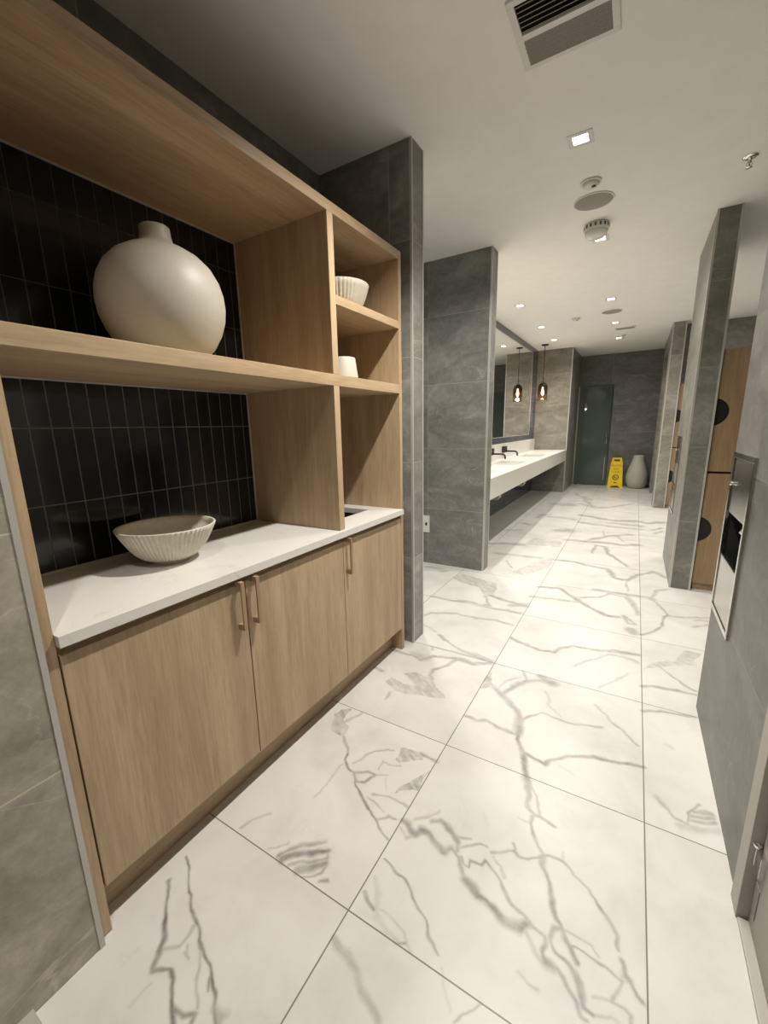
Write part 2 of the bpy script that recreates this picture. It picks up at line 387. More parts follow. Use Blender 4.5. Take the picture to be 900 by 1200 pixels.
# ------------------------------------------------------------------ the floor: marble tiles with their veins
VEINS = """
0.0075 0.8 -1.16,0.548 -1.115,0.511 -1.057,0.466 -1.026,0.451 -1,0.42 -0.98,0.392
0.0075 0.8 -0.975,0.388 -0.944,0.41 -0.912,0.401 -0.867,0.376 -0.845,0.365 -0.831,0.356
0.0052 0.8 -1.183,0.625 -1.116,0.589 -1.025,0.546 -0.949,0.505 -0.89,0.485 -0.836,0.467 -0.795,0.444 -0.765,0.425 -0.737,0.415
0.0062 0.4 -0.978,0.512 -0.97,0.493 -0.967,0.459 -1.003,0.43
0.0087 0.6 -0.856,0.377 -0.823,0.378 -0.799,0.393 -0.792,0.379
0.004 0.6 -0.829,0.457 -0.808,0.437
0.0043 0.35 -0.897,0.481 -0.85,0.438 -0.802,0.403
0.004 0.25 -0.955,0.369 -0.967,0.316
0.004 0.4 -0.949,0.473 -0.917,0.455 -0.938,0.457
0.0112 0.5 -0.765,0.425 -0.741,0.427 -0.731,0.415
0.0078 0.3 -1.107,0.793 -1.086,0.842 -1.048,0.891
0.0069 0.5 -1.037,1.356 -0.971,1.285
0.0089 0.4 -1.067,1.547 -1.076,1.501 -1.093,1.451
0.0053 0.75 -0.971,1.285 -0.963,1.252 -0.915,1.219 -0.88,1.205 -0.85,1.167 -0.795,1.126 -0.742,1.098 -0.696,1.079 -0.655,1.051 -0.61,1.027
0.0065 0.4 -0.918,1.253 -0.889,1.314 -0.859,1.363 -0.805,1.405
0.0106 0.65 -0.882,1.215 -0.843,1.243 -0.796,1.242 -0.807,1.186 -0.852,1.177 -0.88,1.205
0.0058 0.4 -0.796,1.242 -0.748,1.27
0.0148 0.7 -0.676,1.449 -0.636,1.441 -0.606,1.444
0.0059 0.45 -0.761,1.156 -0.698,1.182 -0.654,1.178 -0.613,1.178
0.0061 0.4 -0.802,1.332 -0.761,1.326 -0.724,1.342
0.0052 0.35 -0.797,1.276 -0.8,1.328
0.0046 0.5 -0.696,1.079 -0.664,1.093 -0.648,1.107 -0.62,1.115
0.0045 0.3 -0.948,1.224 -0.947,1.155 -0.95,1.035
0.004 0.35 -0.775,1.137 -0.674,1.11
0.004 0.2 -0.755,1.266 -0.718,1.201
0.0114 0.6 -0.905,0.785 -0.887,0.826 -0.855,0.868 -0.802,0.907
0.0175 0.75 -0.884,0.786 -0.859,0.823 -0.818,0.855 -0.77,0.887
0.0064 0.5 -0.855,0.781 -0.819,0.817 -0.757,0.861
0.0165 0.6 -0.817,0.786 -0.787,0.818 -0.748,0.848
0.0049 0.5 -0.791,0.784 -0.75,0.811 -0.74,0.838
0.007 0.5 -0.737,0.786 -0.715,0.806
0.0058 0.3 -0.95,0.785 -0.932,0.807 -0.907,0.837
0.0079 0.4 -0.774,0.892 -0.75,0.861 -0.755,0.837
0.0069 0.35 -1.105,0.791 -1.086,0.837
0.0172 0.55 -0.599,1.127 -0.572,1.121 -0.552,1.103 -0.535,1.1 -0.524,1.123
0.0187 0.65 -0.524,1.123 -0.496,1.127 -0.465,1.105 -0.436,1.087
0.0131 0.5 -0.436,1.087 -0.417,1.109 -0.401,1.103 -0.376,1.089 -0.357,1.064 -0.339,1.04
0.019 0.65 -0.337,1.035 -0.309,1.025 -0.284,1.003 -0.254,1.002 -0.218,0.994 -0.183,0.987 -0.156,0.986 -0.142,1.003
0.0133 0.6 -0.504,1.178 -0.48,1.192 -0.455,1.185 -0.424,1.161 -0.4,1.135 -0.39,1.11
0.0075 0.3 -0.565,1.147 -0.534,1.178 -0.515,1.203 -0.499,1.221
0.0043 0.4 -0.407,1.155 -0.365,1.171
0.0059 0.45 -0.392,1.113 -0.362,1.142 -0.33,1.168 -0.305,1.172
0.0062 0.55 -0.369,1.097 -0.353,1.08 -0.333,1.078 -0.334,1.099 -0.304,1.106 -0.292,1.127 -0.249,1.107 -0.201,1.058 -0.16,1.028 -0.137,1.017
0.0083 0.5 -0.286,1.164 -0.258,1.188 -0.226,1.21 -0.205,1.2 -0.176,1.207
0.0054 0.5 -0.231,1.234 -0.221,1.217
0.0041 0.6 -0.594,0.96 -0.566,0.955 -0.514,0.944 -0.473,0.916 -0.441,0.892 -0.395,0.861 -0.36,0.834 -0.335,0.811
0.0078 0.6 -0.6,0.841 -0.575,0.824 -0.543,0.81
0.0122 0.2 -0.596,0.896 -0.564,0.862 -0.526,0.8 -0.495,0.791 -0.448,0.784
0.0041 0.25 -0.524,0.818 -0.49,0.827 -0.441,0.817 -0.415,0.791 -0.399,0.782
0.004 0.6 -0.444,0.783 -0.422,0.792
0.0101 0.6 -0.248,1.506 -0.233,1.453 -0.218,1.414
0.0049 0.3 -0.59,1.089 -0.556,1.067 -0.525,1.11
0.0054 0.3 -0.275,1.156 -0.245,1.137 -0.225,1.108
0.0059 0.6 -0.227,1.208 -0.205,1.201 -0.167,1.211 -0.146,1.24 -0.128,1.254 -0.07,1.252 -0.036,1.226 0.001,1.212 0.027,1.173 0.056,1.139 0.078,1.111 0.094,1.078
0.0096 0.6 -0.146,1.24 -0.117,1.186 -0.097,1.14 -0.079,1.098 -0.05,1.053 -0.035,1.021 -0.02,0.986 -0.014,0.979
0.0047 0.45 -0.18,1.296 -0.156,1.258 -0.14,1.247
0.006 0.55 -0.205,1.063 -0.167,1.033 -0.126,1.007 -0.092,1.007
0.0055 0.6 -0.09,1.008 -0.086,0.985 -0.096,0.963 -0.087,0.946 -0.078,0.941
0.0155 0.6 -0.084,0.943 -0.073,0.939
0.0075 0.3 -0.146,0.99 -0.123,0.963 -0.097,0.941
0.0061 0.55 -0.049,1.05 -0.07,1.038 -0.076,1.008 -0.062,0.986 -0.034,0.973 -0.022,0.959 -0.005,0.94 0.008,0.91 0.014,0.896 0.033,0.893
0.0103 0.5 -0.022,0.959 -0,0.943 0.008,0.914
0.0051 0.5 -0.071,0.945 -0.044,0.936 -0.021,0.916 0,0.896 0.012,0.872 0.021,0.869
0.005 0.45 -0.044,1.05 -0.007,1.055 0.025,1.051 0.041,1.034
0.0059 0.55 -0.034,1.019 -0.003,1.018 0.033,1.018 0.052,1.021 0.077,1.013 0.096,1.01
0.0119 0.55 0.1,1.052 0.105,1.03 0.123,1.021 0.141,0.994 0.15,0.99
0.0063 0.4 0.096,1.01 0.083,0.973 0.075,0.945 0.102,0.952 0.119,0.945 0.122,0.925
0.0041 0.3 0.03,0.932 0.075,0.945
0.004 0.3 0.033,0.893 0.077,0.911 0.094,0.909
0.004 0.3 -0.079,1.291 -0.071,1.256
0.004 0.3 -0.142,0.878 -0.113,0.865 -0.084,0.869
0.0121 0.3 0.095,1.024 0.119,1.018
0.0256 0.5 -0.551,2.093 -0.491,2.033 -0.395,1.95 -0.351,1.878 -0.347,1.781
0.012 0.5 -0.351,1.878 -0.315,1.936 -0.271,1.99 -0.207,1.988 -0.155,1.98 -0.012,2.026
0.0116 0.5 -0.602,1.791 -0.526,1.773 -0.5,1.796 -0.438,1.773 -0.348,1.775
0.0139 0.65 -0.347,1.781 -0.31,1.695 -0.277,1.61 -0.242,1.509
0.017 0.4 -0.257,1.539 -0.241,1.504
0.0093 0.55 -0.242,1.509 -0.224,1.412 -0.198,1.394 -0.174,1.397 -0.119,1.371
0.0075 0.5 -0.237,1.506 -0.208,1.468 -0.18,1.404
0.0064 0.5 -0.204,1.385 -0.204,1.347 -0.179,1.297
0.0137 0.6 -0.29,1.669 -0.24,1.66 -0.198,1.655 -0.182,1.694 -0.126,1.748 -0.033,1.802 0.035,1.812 0.15,1.846
0.0259 0.5 -0.478,2.052 -0.453,2.148 -0.409,2.222 -0.356,2.264 -0.277,2.297
0.0173 0.4 -0.443,2.32 -0.4,2.24
0.0112 0.3 -0.521,2.074 -0.5,2.183 -0.441,2.255
0.0399 0.4 -0.34,2.312 -0.275,2.285
0.0092 0.4 -0.054,2.195 0.023,2.091 0.134,1.975
0.0081 0.25 -0.293,2.18 -0.252,2.072 -0.189,2.008
0.0228 0.55 -0.802,2.275 -0.712,2.266 -0.617,2.32
0.0157 0.35 -0.84,2.38 -0.717,2.369 -0.624,2.345
0.0155 0.35 -0.187,2.532 -0.078,2.695 -0.02,2.773 0.065,2.79 0.125,2.764
0.0242 0.5 -0.123,2.779 0.015,2.824 0.142,2.849
0.0075 0.25 -0.055,2.362 -0.004,2.438 0.091,2.594
0.0164 0.35 0.186,1.697 0.22,1.66
0.0068 0.2 -0.143,1.674 -0.089,1.657
0.0062 0.25 -0.245,1.35 -0.203,1.343
0.0289 0.5 -1.77,3.842 -1.583,3.789 -1.461,3.71
0.0191 0.5 -0.966,3.317 -0.879,3.145 -0.915,3.149
0.0279 0.55 -0.942,3.356 -0.769,3.298 -0.614,3.265
0.025 0.4 -1.37,3.101 -1.196,3.093 -1.031,3.133 -0.819,3.109 -0.631,3.124
0.0249 0.45 -1.261,2.739 -1.234,2.796 -1.058,2.871 -0.909,2.869 -0.763,2.909 -0.635,2.883
0.0155 0.5 -1.039,2.499 -0.928,2.412 -0.797,2.364 -0.627,2.332
0.0217 0.5 -1.217,2.159 -1.099,2.166 -1.015,2.142 -0.962,2.214 -0.817,2.267 -0.708,2.26 -0.62,2.309
0.0126 0.4 -1.026,2.326 -0.899,2.336 -0.788,2.339 -0.627,2.332
0.0418 0.3 -1.099,2.195 -0.997,2.166
0.012 0.5 -0.824,2.249 -0.853,2.153 -0.905,2.085 -0.9,2.013
0.0132 0.4 -0.9,2.013 -0.873,1.981
0.0098 0.4 -1.023,1.762 -1.012,1.696
0.0142 0.4 -1.222,1.933 -1.161,1.916
0.0211 0.5 -0.59,2.696 -0.472,2.65
0.0119 0.4 -1.188,2.579 -1.083,2.527
0.0135 0.4 -1.014,2.333 -0.993,2.284
0.0205 0.6 -0.591,2.69 -0.491,2.64 -0.403,2.623 -0.322,2.627 -0.282,2.723 -0.234,2.766 -0.116,2.783 -0.066,2.795 0.008,2.842 0.142,2.843
0.0106 0.3 -0.063,2.749 -0.094,2.657 -0.183,2.549
0.0146 0.3 -0.063,2.749 0.01,2.79 0.13,2.753
0.0339 0.6 -0.609,3.744 -0.448,3.798 -0.32,3.636 -0.188,3.475 -0.058,3.383 0.016,3.392
0.0402 0.45 -0.618,3.493 -0.427,3.525 -0.277,3.553
0.0246 0.45 -0.271,3.662 -0.142,3.732 -0.065,3.856 0.051,3.835 0.138,3.558
0.0281 0.55 -0.189,3.906 0.05,3.906 0.242,3.911
0.0239 0.4 0.049,3.917 0.1,3.73 0.138,3.512
0.0179 0.5 0.044,3.439 0.075,3.306 0.124,3.313 0.059,3.425
0.0424 0.5 0.09,3.215 0.104,3.147
0.0366 0.5 -0.633,4.624 -0.415,4.649 -0.302,4.581 -0.118,4.557 -0.049,4.301 0.043,4.282 0.131,4.465 0.262,4.664 0.363,4.518
0.0109 0.4 0.043,4.282 0.065,3.983
0.0677 0.5 -0.618,5.551 -0.39,5.568 -0.219,5.595 -0.028,5.577 0.132,5.657
0.0444 0.5 -0.373,5.672 -0.165,5.988 0.057,6.163
0.0137 0.4 -0.26,6.284 -0.228,5.958
0.0167 0.4 -0.091,6.025 -0.009,5.757
0.0303 0.55 -0.3,5.075 -0.282,5.45 -0.184,5.39 -0.148,5.152 -0.054,4.966 0.044,4.72
0.0966 0.55 -0.6,7.213 -0.306,7.068 -0.095,6.991 0.132,7.098 0.27,6.997 0.439,7.158
0.1106 0.45 -0.146,6.799 -0.005,6.785 0.132,6.772
0.0746 0.4 -0.578,6.678 -0.277,6.576 0.132,6.546
0.1643 0.5 -0.752,6.046 -0.642,6.07
0.0164 0.45 0.227,3.93 0.28,4.127 0.364,4.201
0.0157 0.6 0.21,3.894 0.27,3.822 0.319,3.611 0.294,3.51 0.281,3.379 0.224,3.25 0.157,3.157
0.0247 0.4 0.318,3.588 0.416,3.611 0.584,3.689
0.0248 0.4 0.481,3.591 0.562,3.614
0.0161 0.4 0.47,3.463 0.555,3.549
0.0106 0.5 0.234,2.783 0.295,2.682 0.389,2.578
0.0186 0.5 0.152,2.49 0.225,2.52 0.307,2.531 0.386,2.542
0.0344 0.5 0.313,6.561 0.422,6.758
0.0281 0.5 0.332,6.363 0.413,6.539
0.0433 0.4 -0.724,3.235 -0.631,3.295
0.0675 0.5 -1.426,4.95 -1.246,5.04 -1.057,5.081
0.0482 0.4 -1.248,4.594 -1.043,4.608 -0.759,4.623
0.0123 0.5 -1.056,4.388 -0.957,4.167
0.0588 0.45 -1.193,6.762 -1.166,7.043 -1.049,7.097
0.0732 0.35 -1.4,5.745 -1.248,5.818
0.0671 0.4 -1.311,6.296 -1.188,6.202
0.2456 0.45 -1.055,8.136 -0.893,8.091
0.0739 0.4 -0.743,8.272 -0.636,8.204 -0.523,8.033 -0.795,9.149 -0.62,8.818
0.0437 0.35 -0.795,9.149 -0.882,9.256 -0.95,9.527
0.0697 0.35 -0.484,7.944 -0.244,8.157 0.059,8.624
0.0937 0.35 -1.079,6.903 -0.868,6.913 -0.682,6.832
0.0095 0.5 0.189,1.693 0.22,1.66 0.246,1.626 0.288,1.615
0.0049 0.5 0.288,1.615 0.287,1.677 0.303,1.708 0.333,1.737
0.0111 0.45 0.302,1.697 0.367,1.713
0.0083 0.4 0.296,1.672 0.368,1.698
0.012 0.4 0.295,1.65 0.369,1.678
0.0199 0.3 0.267,1.593 0.371,1.644
0.017 0.55 0.154,2.253 0.25,2.302 0.297,2.305 0.361,2.323
0.0104 0.2 0.238,2.043 0.263,2.034
0.0132 0.35 -0.599,0.701 -0.564,0.689 -0.53,0.67 -0.499,0.659 -0.461,0.636 -0.43,0.622 -0.411,0.608
0.0049 0.4 -0.576,0.688 -0.52,0.667
0.004 0.45 -0.249,0.705 -0.233,0.729 -0.215,0.75 -0.205,0.775
0.0051 0.15 -0.315,0.786 -0.287,0.751 -0.263,0.717
"""
PATCHES = """
0.55 -1.172,1.462 -1.164,1.509 -1.117,1.544 -1.122,1.499 -1.118,1.453 -1.066,1.428 -1.037,1.356 -1.11,1.357
0.55 -0.778,1.436 -0.678,1.454 -0.662,1.42 -0.738,1.352 -0.765,1.367
0.55 -0.607,1.377 -0.647,1.296 -0.694,1.205 -0.633,1.251 -0.611,1.274
0.5 -0.604,2.229 -0.551,2.093 -0.61,2.035
0.42 -1.382,3.618 -1.335,3.776 -1.189,3.719 -0.953,3.656 -0.921,3.474 -0.92,3.342 -0.966,3.317 -1.071,3.477 -1.246,3.531
0.42 -1.092,1.834 -1.081,1.887 -1,1.863 -0.924,1.895 -1.037,1.961 -0.982,2.016 -0.873,1.981 -0.793,1.914 -0.733,1.854 -0.863,1.821 -1.008,1.781
0.35 -0.916,4.026 -0.773,4.508 -0.639,4.666 -0.616,4.378 -0.778,3.988
0.35 -1.023,5.136 -0.991,5.518 -0.859,5.395 -0.655,5.437 -0.641,5.16 -0.916,5.133
0.32 0.153,2.682 0.235,2.812 0.328,2.878 0.386,3.046 0.467,3.06 0.423,2.946 0.437,2.869 0.37,2.845 0.256,2.767
"""

def parse(txt, nhead):
    out = []
    for l in txt.strip().split('\n'):
        t = l.split(); out.append(([float(a) for a in t[:nhead]], np.array([[float(a) for a in q.split(',')] for q in t[nhead:]])))
    return out
def lattice(seed):
    r = np.random.default_rng(seed); return r.random((256, 256))
LAT = [lattice(k) for k in range(6)]
def vnoise(P, scale, k):
    q = P * scale + 1000.0; i = np.floor(q).astype(int); f = q - i; f = f * f * (3 - 2 * f)
    a, b_ = i[:, 0] % 256, i[:, 1] % 256; a1, b1 = (a + 1) % 256, (b_ + 1) % 256; T = LAT[k]
    return (T[a, b_] * (1 - f[:, 0]) + T[a1, b_] * f[:, 0]) * (1 - f[:, 1]) + (T[a, b1] * (1 - f[:, 0]) + T[a1, b1] * f[:, 0]) * f[:, 1] - .5
def fbm(P, s, k): return vnoise(P, s, k) + .5 * vnoise(P, s * 2.1, (k + 1) % 6) + .25 * vnoise(P, s * 4.3, (k + 2) % 6)
def vein_field(P):
    """P: n x 2 floor points -> vein darkness 0..1"""
    v = np.zeros(len(P))
    wob = np.stack([fbm(P, 15, 0), fbm(P, 15, 3)], 1) * .017
    thick = 1.1 + 1.0 * fbm(P, 11, 1); tone = np.clip(.95 + .55 * fbm(P, 22, 2), .45, 1.2)
    grain = fbm(P, 60, 4)
    Q = P + wob
    for (w, s), line in parse(VEINS, 2):
        hw = w * .5; R = hw * 2.2 + .004
        lo, hi = line.min(0) - R, line.max(0) + R
        idx = np.nonzero((Q[:, 0] > lo[0]) & (Q[:, 0] < hi[0]) & (Q[:, 1] > lo[1]) & (Q[:, 1] < hi[1]))[0]
        if not len(idx): continue
        q = Q[idx]; d = np.full(len(idx), 1e9)
        for a, b in zip(line[:-1], line[1:]):
            ab = b - a; t = np.clip(((q - a) @ ab) / max(ab @ ab, 1e-9), 0, 1)
            d = np.minimum(d, np.hypot(*(q - a - t[:, None] * ab).T))
        mod = np.clip(thick[idx], .55, 1.8)
        ww = hw * mod + .0010
        f = np.clip(1.3 - d / ww * .75, 0, 1) * tone[idx]
        halo = .36 * np.clip(1 - d / R, 0, 1) * np.clip(.7 + 1.4 * grain[idx], 0, 1)
        v[idx] = np.maximum(v[idx], s * np.maximum(f, halo))
    for (s,), poly in parse(PATCHES, 1):
        lo, hi = poly.min(0), poly.max(0)
        idx = np.nonzero((Q[:, 0] > lo[0]) & (Q[:, 0] < hi[0]) & (Q[:, 1] > lo[1]) & (Q[:, 1] < hi[1]))[0]
        if not len(idx): continue
        q = Q[idx]; ins = np.zeros(len(idx), bool); n = len(poly)
        for i in range(n):
            a, b = poly[i], poly[(i + 1) % n]
            if abs(a[1] - b[1]) < 1e-9: continue
            c = ((a[1] > q[:, 1]) != (b[1] > q[:, 1])) & (q[:, 0] < (b[0] - a[0]) * (q[:, 1] - a[1]) / (b[1] - a[1]) + a[0])
            ins ^= c
        g2 = q @ np.array([[.42], [1.0]]); st = np.clip(.72 + .9 * vnoise(np.stack([q[:, 0] * .18 + g2[:, 0] * 1.0, q[:, 0] * .3], 1), 75, 5) + .35 * grain[idx], .15, 1.1)
        v[idx] = np.maximum(v[idx], np.where(ins, s * st, 0))
    return np.clip(v, 0, 1)
def floor_mesh():
    vs, fs, base = [], [], 0
    for x0, x1, y0, y1, st in ((-1.40, .70, .12, 1.75, .0034), (-1.40, .70, 1.75, 4.35, .0055), (-1.90, .70, 4.35, 12.3, .013),
                               (-3.3, -1.40, .12, 4.35, .06), (-3.3, -1.90, 4.35, 12.3, .3), (.70, 2.4, .12, 12.3, .06), (-3.3, 2.4, -2.6, .12, .06)):
        nx, ny = max(2, int(round((x1 - x0) / st)) + 1), max(2, int(round((y1 - y0) / st)) + 1)
        gx, gy = np.meshgrid(np.linspace(x0, x1, nx), np.linspace(y0, y1, ny))
        vs.append(np.stack([gx.ravel(), gy.ravel(), np.zeros(nx * ny)], 1))
        i = (np.arange(ny - 1)[:, None] * nx + np.arange(nx - 1)[None, :]).ravel() + base
        fs.append(np.stack([i, i + 1, i + nx + 1, i + nx], 1)); base += nx * ny
    V = np.concatenate(vs); F = np.concatenate(fs)
    me = bpy.data.meshes.new('floor')
    me.vertices.add(len(V)); me.vertices.foreach_set('co', V.ravel().astype(np.float32))
    me.loops.add(F.size); me.loops.foreach_set('vertex_index', F.ravel().astype(np.int32))
    me.polygons.add(len(F)); me.polygons.foreach_set('loop_start', (np.arange(len(F)) * 4).astype(np.int32))
    me.update(calc_edges=True)
    at = me.attributes.new('vein', 'FLOAT', 'POINT'); at.data.foreach_set('value', vein_field(V[:, :2]).astype(np.float32))
    me.materials.append(MARBLE)
    o = bpy.data.objects.new('floor', me); COL.objects.link(o); o['kind'] = 'structure'
    return o
floor_mesh()

# ------------------------------------------------------------------ shell
struct('ceiling', box(BM(), -3.3, 2.4, -2.6, 12.3, ZC, ZC + .12), CEIL)
struct('wall_left', box(BM(), -1.75, -1.152, -2.5, .350, 0, ZC), STONE_W)
struct('wall_left_alcove', box(BM(), -1.95, -1.765, .350, 2.312, 0, ZC), STONE_D)
struct('wall_partition_left', box(BM(), -2.3, -1.146, 2.312, 2.458, 0, ZC), STONE_A)
struct('wall_passage_left', box(BM(), -3.3, -3.1, 2.3, 4.2, 0, ZC), STONE)
struct('wall_partition_vanity', box(BM(), -3.2, -1.178, 3.93, 4.085, 0, ZC), STONE)
struct('wall_vanity', box(BM(), -2.05, -1.868, 4.085, 9.63, 0, ZC), TILE_NAVY)
struct('wall_vanity_end', box(BM(), -2.05, -1.205, 9.63, 11.10, 0, ZC), STONE_END)
bm = BM(); box(bm, -.50, .66, 11.10, 11.24, 0, ZC); box(bm, -1.205, -.50, 11.10, 11.24, 2.26, ZC)
struct('wall_back', bm, STONE_D)
bm = BM(); box(bm, -1.35, -1.22, 11.10, 12.2, 0, ZC); box(bm, -.42, -.30, 11.24, 12.2, 0, ZC); box(bm, -1.22, -.42, 12.1, 12.2, 0, ZC)
struct('wall_shower', bm, STONE_D)
# far right partition with a doorway in its side, then the locker bay
bm = BM()
box(bm, .347, .520, 8.36, 8.80, 0, ZC); box(bm, .347, .520, 10.15, 10.52, 0, ZC); box(bm, .347, .520, 8.80, 10.15, 2.62, ZC)
struct('wall_partition_far_right', bm, STONE_END)
struct('wall_locker_bay', box(BM(), .520, 2.2, 8.66, 8.78, 0, ZC), STONE)
struct('wall_right_outer', box(BM(), 2.2, 2.3, -2.5, 12.2, 0, ZC), STONE)
struct('wall_partition_right', box(BM(), .365, .512, 4.262, 5.30, 0, ZC), STONE_R)
bm = BM()
box(bm, .383, .56, 1.405, 2.425, 0, .565); box(bm, .383, .56, 1.405, 2.425, 1.272, ZC)
box(bm, .383, .56, 1.405, 2.006, .565, 1.272); box(bm, .383, .56, 2.392, 2.425, .565, 1.272); box(bm, .47, .56, 2.006, 2.392, .565, 1.272)
box(bm, .383, .56, -2.5, -.05, 0, ZC); box(bm, .383, .56, -.05, 1.405, 2.15, ZC)
struct('wall_right', bm, STONE_WALL_R)
struct('wall_rear', box(BM(), -1.2, .40, -2.5, -2.38, 0, ZC), STONE_W)

# metal edge strips on the tiled corners
def edge_strip(n, x0, x1, y0, y1, z0=0, z1=ZC): struct('trim_%d' % n, box(BM(), x0, x1, y0, y1, z0, z1), TRIM)
edge_strip(1, -1.164, -1.1495, .339, .3525)
edge_strip(2, -1.157, -1.1435, 2.3095, 2.3225)
edge_strip(3, -1.157, -1.1435, 2.4475, 2.4605)
edge_strip(4, -1.191, -1.1755, 3.9275, 3.942)
edge_strip(5, -1.191, -1.1755, 4.073, 4.0875)
edge_strip(6, -1.219, -1.2025, 9.6275, 9.644)
edge_strip(7, .3625, .377, 4.2595, 4.274)
edge_strip(8, .500, .5145, 4.2595, 4.274)
edge_strip(9, .3445, .361, 8.3575, 8.374)
edge_strip(10, .506, .5225, 8.3575, 8.374)
edge_strip(11, .3445, .361, 10.506, 10.5225)
edge_strip(12, -1.152, -1.105, -.5, .185, 0, .018)
edge_strip(13, .3445, .358, 8.787, 8.803, 0, 2.62)

# recessed dark doorway in the far right partition
d = struct('door_3', box(BM(), .42, .46, 8.80, 10.15, 0, 2.62), plain('dark_grey_door_paint', (.07, .068, .062), .5))

# entrance door on the right: frame, leaf, hinge, threshold
bm = BM(); box(bm, .371, .45, 1.335, 1.405, 0, 2.15, .002); box(bm, .371, .45, -.05, .02, 0, 2.15, .002); box(bm, .371, .45, .02, 1.335, 2.08, 2.15, .002)
d = struct('door_1', bm, PAINT)
struct('door_leaf', box(BM(), .398, .443, .024, 1.331, .012, 2.076, .002), plain('grey_door_paint', (.30, .29, .255), .55), d)
bm = BM(); lathe(bm, [(0, .200), (.007, .201), (.007, .258), (.011, .260), (.011, .272), (0, .274)], (.388, 1.337, 0), 20); box(bm, .386, .3995, 1.285, 1.334, .203, .266)
struct('door_hinge', bm, CHROME, d)
bm = BM(); box(bm, .374, .43, -.0, 1.33, 0, .012, .003); struct('threshold', bm, plain('worn_threshold', (.42, .40, .36), .5), d)
bm = BM(); box(bm, .3955, .3985, 1.290, 1.325, .06, .16, .001); struct('strike_plate', bm, plain('dull_plate', (.22, .21, .18), .5), d)

# shower door at the far end
d = struct('door_2', box(BM(), -1.185, -.51, 11.075, 11.085, .012, 2.255), SHOWER)
bm = BM(); box(bm, -1.205, -1.183, 11.06, 11.10, 0, 2.26)
struct('door_channel', bm, TRIM, d)
struct('glass_return', box(BM(), -1.183, -1.10, 11.06, 11.068, 0, 2.255), plain('pale_green_glass_edge', (.11, .135, .115), .15), d)
bm = BM(); tube(bm, [(-.56, 11.03, .95), (-.56, 11.03, 1.20)], .011); tube(bm, [(-.56, 11.03, .98), (-.56, 11.074, .98)], .008); tube(bm, [(-.56, 11.03, 1.17), (-.56, 11.074, 1.17)], .008)
struct('door_handle', bm, CHROME, d)
bm = BM(); box(bm, -.572, -.552, 11.066, 11.074, .12, .65); struct('pale_bar', bm, plain('pale_grey_bar', (.34, .37, .36), .3), d)  # short pale upright bar low on the glass

# ------------------------------------------------------------------ oak storage wall
XF, XB = -1.172, -1.735
u = thing('shelving_unit', 'tall oak built-in shelving unit with black tiled backs, framing the low cabinets', 'shelving', (-1.45, 1.29, 0))
obj('side_panel', box(BM(), XB, XF, .3525, .383, 0, 2.305, .0015), OAK_V, u)
obj('side_panel', box(BM(), XB, XF, 2.197, 2.228, 0, 2.305, .0015), OAK_V, u)
obj('top_panel', box(BM(), XB, XF, .3525, 2.228, 2.305, 2.346, .0015), OAK_H, u)
obj('divider', box(BM(), XB, XF, 1.575, 1.616, .936, 1.607, .0015), OAK_V, u)
obj('divider', box(BM(), XB, XF, 1.575, 1.616, 1.656, 2.305, .0015), OAK_V, u)
obj('shelf', box(BM(), XB, XF, .383, 2.197, 1.607, 1.656, .0015), OAK_H, u)
obj('shelf', box(BM(), XB, XF, 1.616, 2.197, 1.953, 1.991, .0015), OAK_H, u)
obj('back_panel', box(BM(), XB - .008, XB, 1.600, 2.197, .936, 2.305), OAK_V, u)
bm = BM(); box(bm, XB - .02, XB, .383, 1.597, 1.656, 2.305); b1 = obj('tiled_back', bm, TILE_UP, u); b1['label'] = 'black stacked tile back of the upper bay'
bm = BM(); box(bm, XB - .02, XB, .383, 1.597, .936, 1.607); b2 = obj('tiled_back', bm, TILE_LO, u); b2['label'] = 'black stacked tile back of the lower bay'
for z0, z1 in ((.936, 1.607), (1.656, 2.305)):
    bm = BM(); t = .006
    box(bm, XB, XB + .004, 1.575 - t, 1.575, z0, z1); box(bm, XB, XB + .004, .383, 1.569, z1 - t, z1); box(bm, XB, XB + .004, .383, 1.569, z0, z0 + t)
    obj('edge_trim', bm, TRIM, u)

c = thing('base_cabinet', 'low oak cabinet with three flat doors under the white countertop', 'cabinet', (-1.45, 1.29, 0))
bm = BM()
box(bm, XB, -1.194, .3845, 2.1955, .15, .168); box(bm, XB, -1.194, .3845, .402, .168, .890); box(bm, XB, -1.194, 2.178, 2.1955, .168, .890)
box(bm, XB, XB + .012, .402, 2.178, .168, .890); box(bm, -1.252, -1.194, .402, 2.178, .85, .9045)
box(bm, XB, -1.252, .402, 2.178, .168, .186)
obj('carcass', bm, OAK_H, c)
obj('toe_kick', box(BM(), -1.268, -1.25, .3845, 2.1955, 0, .15), OAK_H, c)
def pull(y, parent, z0=.708, z1=.892):
    bm = BM(); xo = -1.138
    box(bm, xo - .007, xo, y - .008, y + .008, z0, z1, .001)
    for za in (z0, z1 - .020): box(bm, -1.1715, xo - .0065, y - .008, y + .008, za, za + .020)
    return obj('handle', bm, BRONZE, parent)
for y0, y1, hy in ((.3875, .9750, .939), (.9795, 1.5900, 1.009), (1.5935, 2.1925, 1.619)):
    dr = obj('door', box(BM(), -1.192, -1.1715, y0, y1, .152, .876, .0012), OAK_V, c)
    pull(hy, dr)

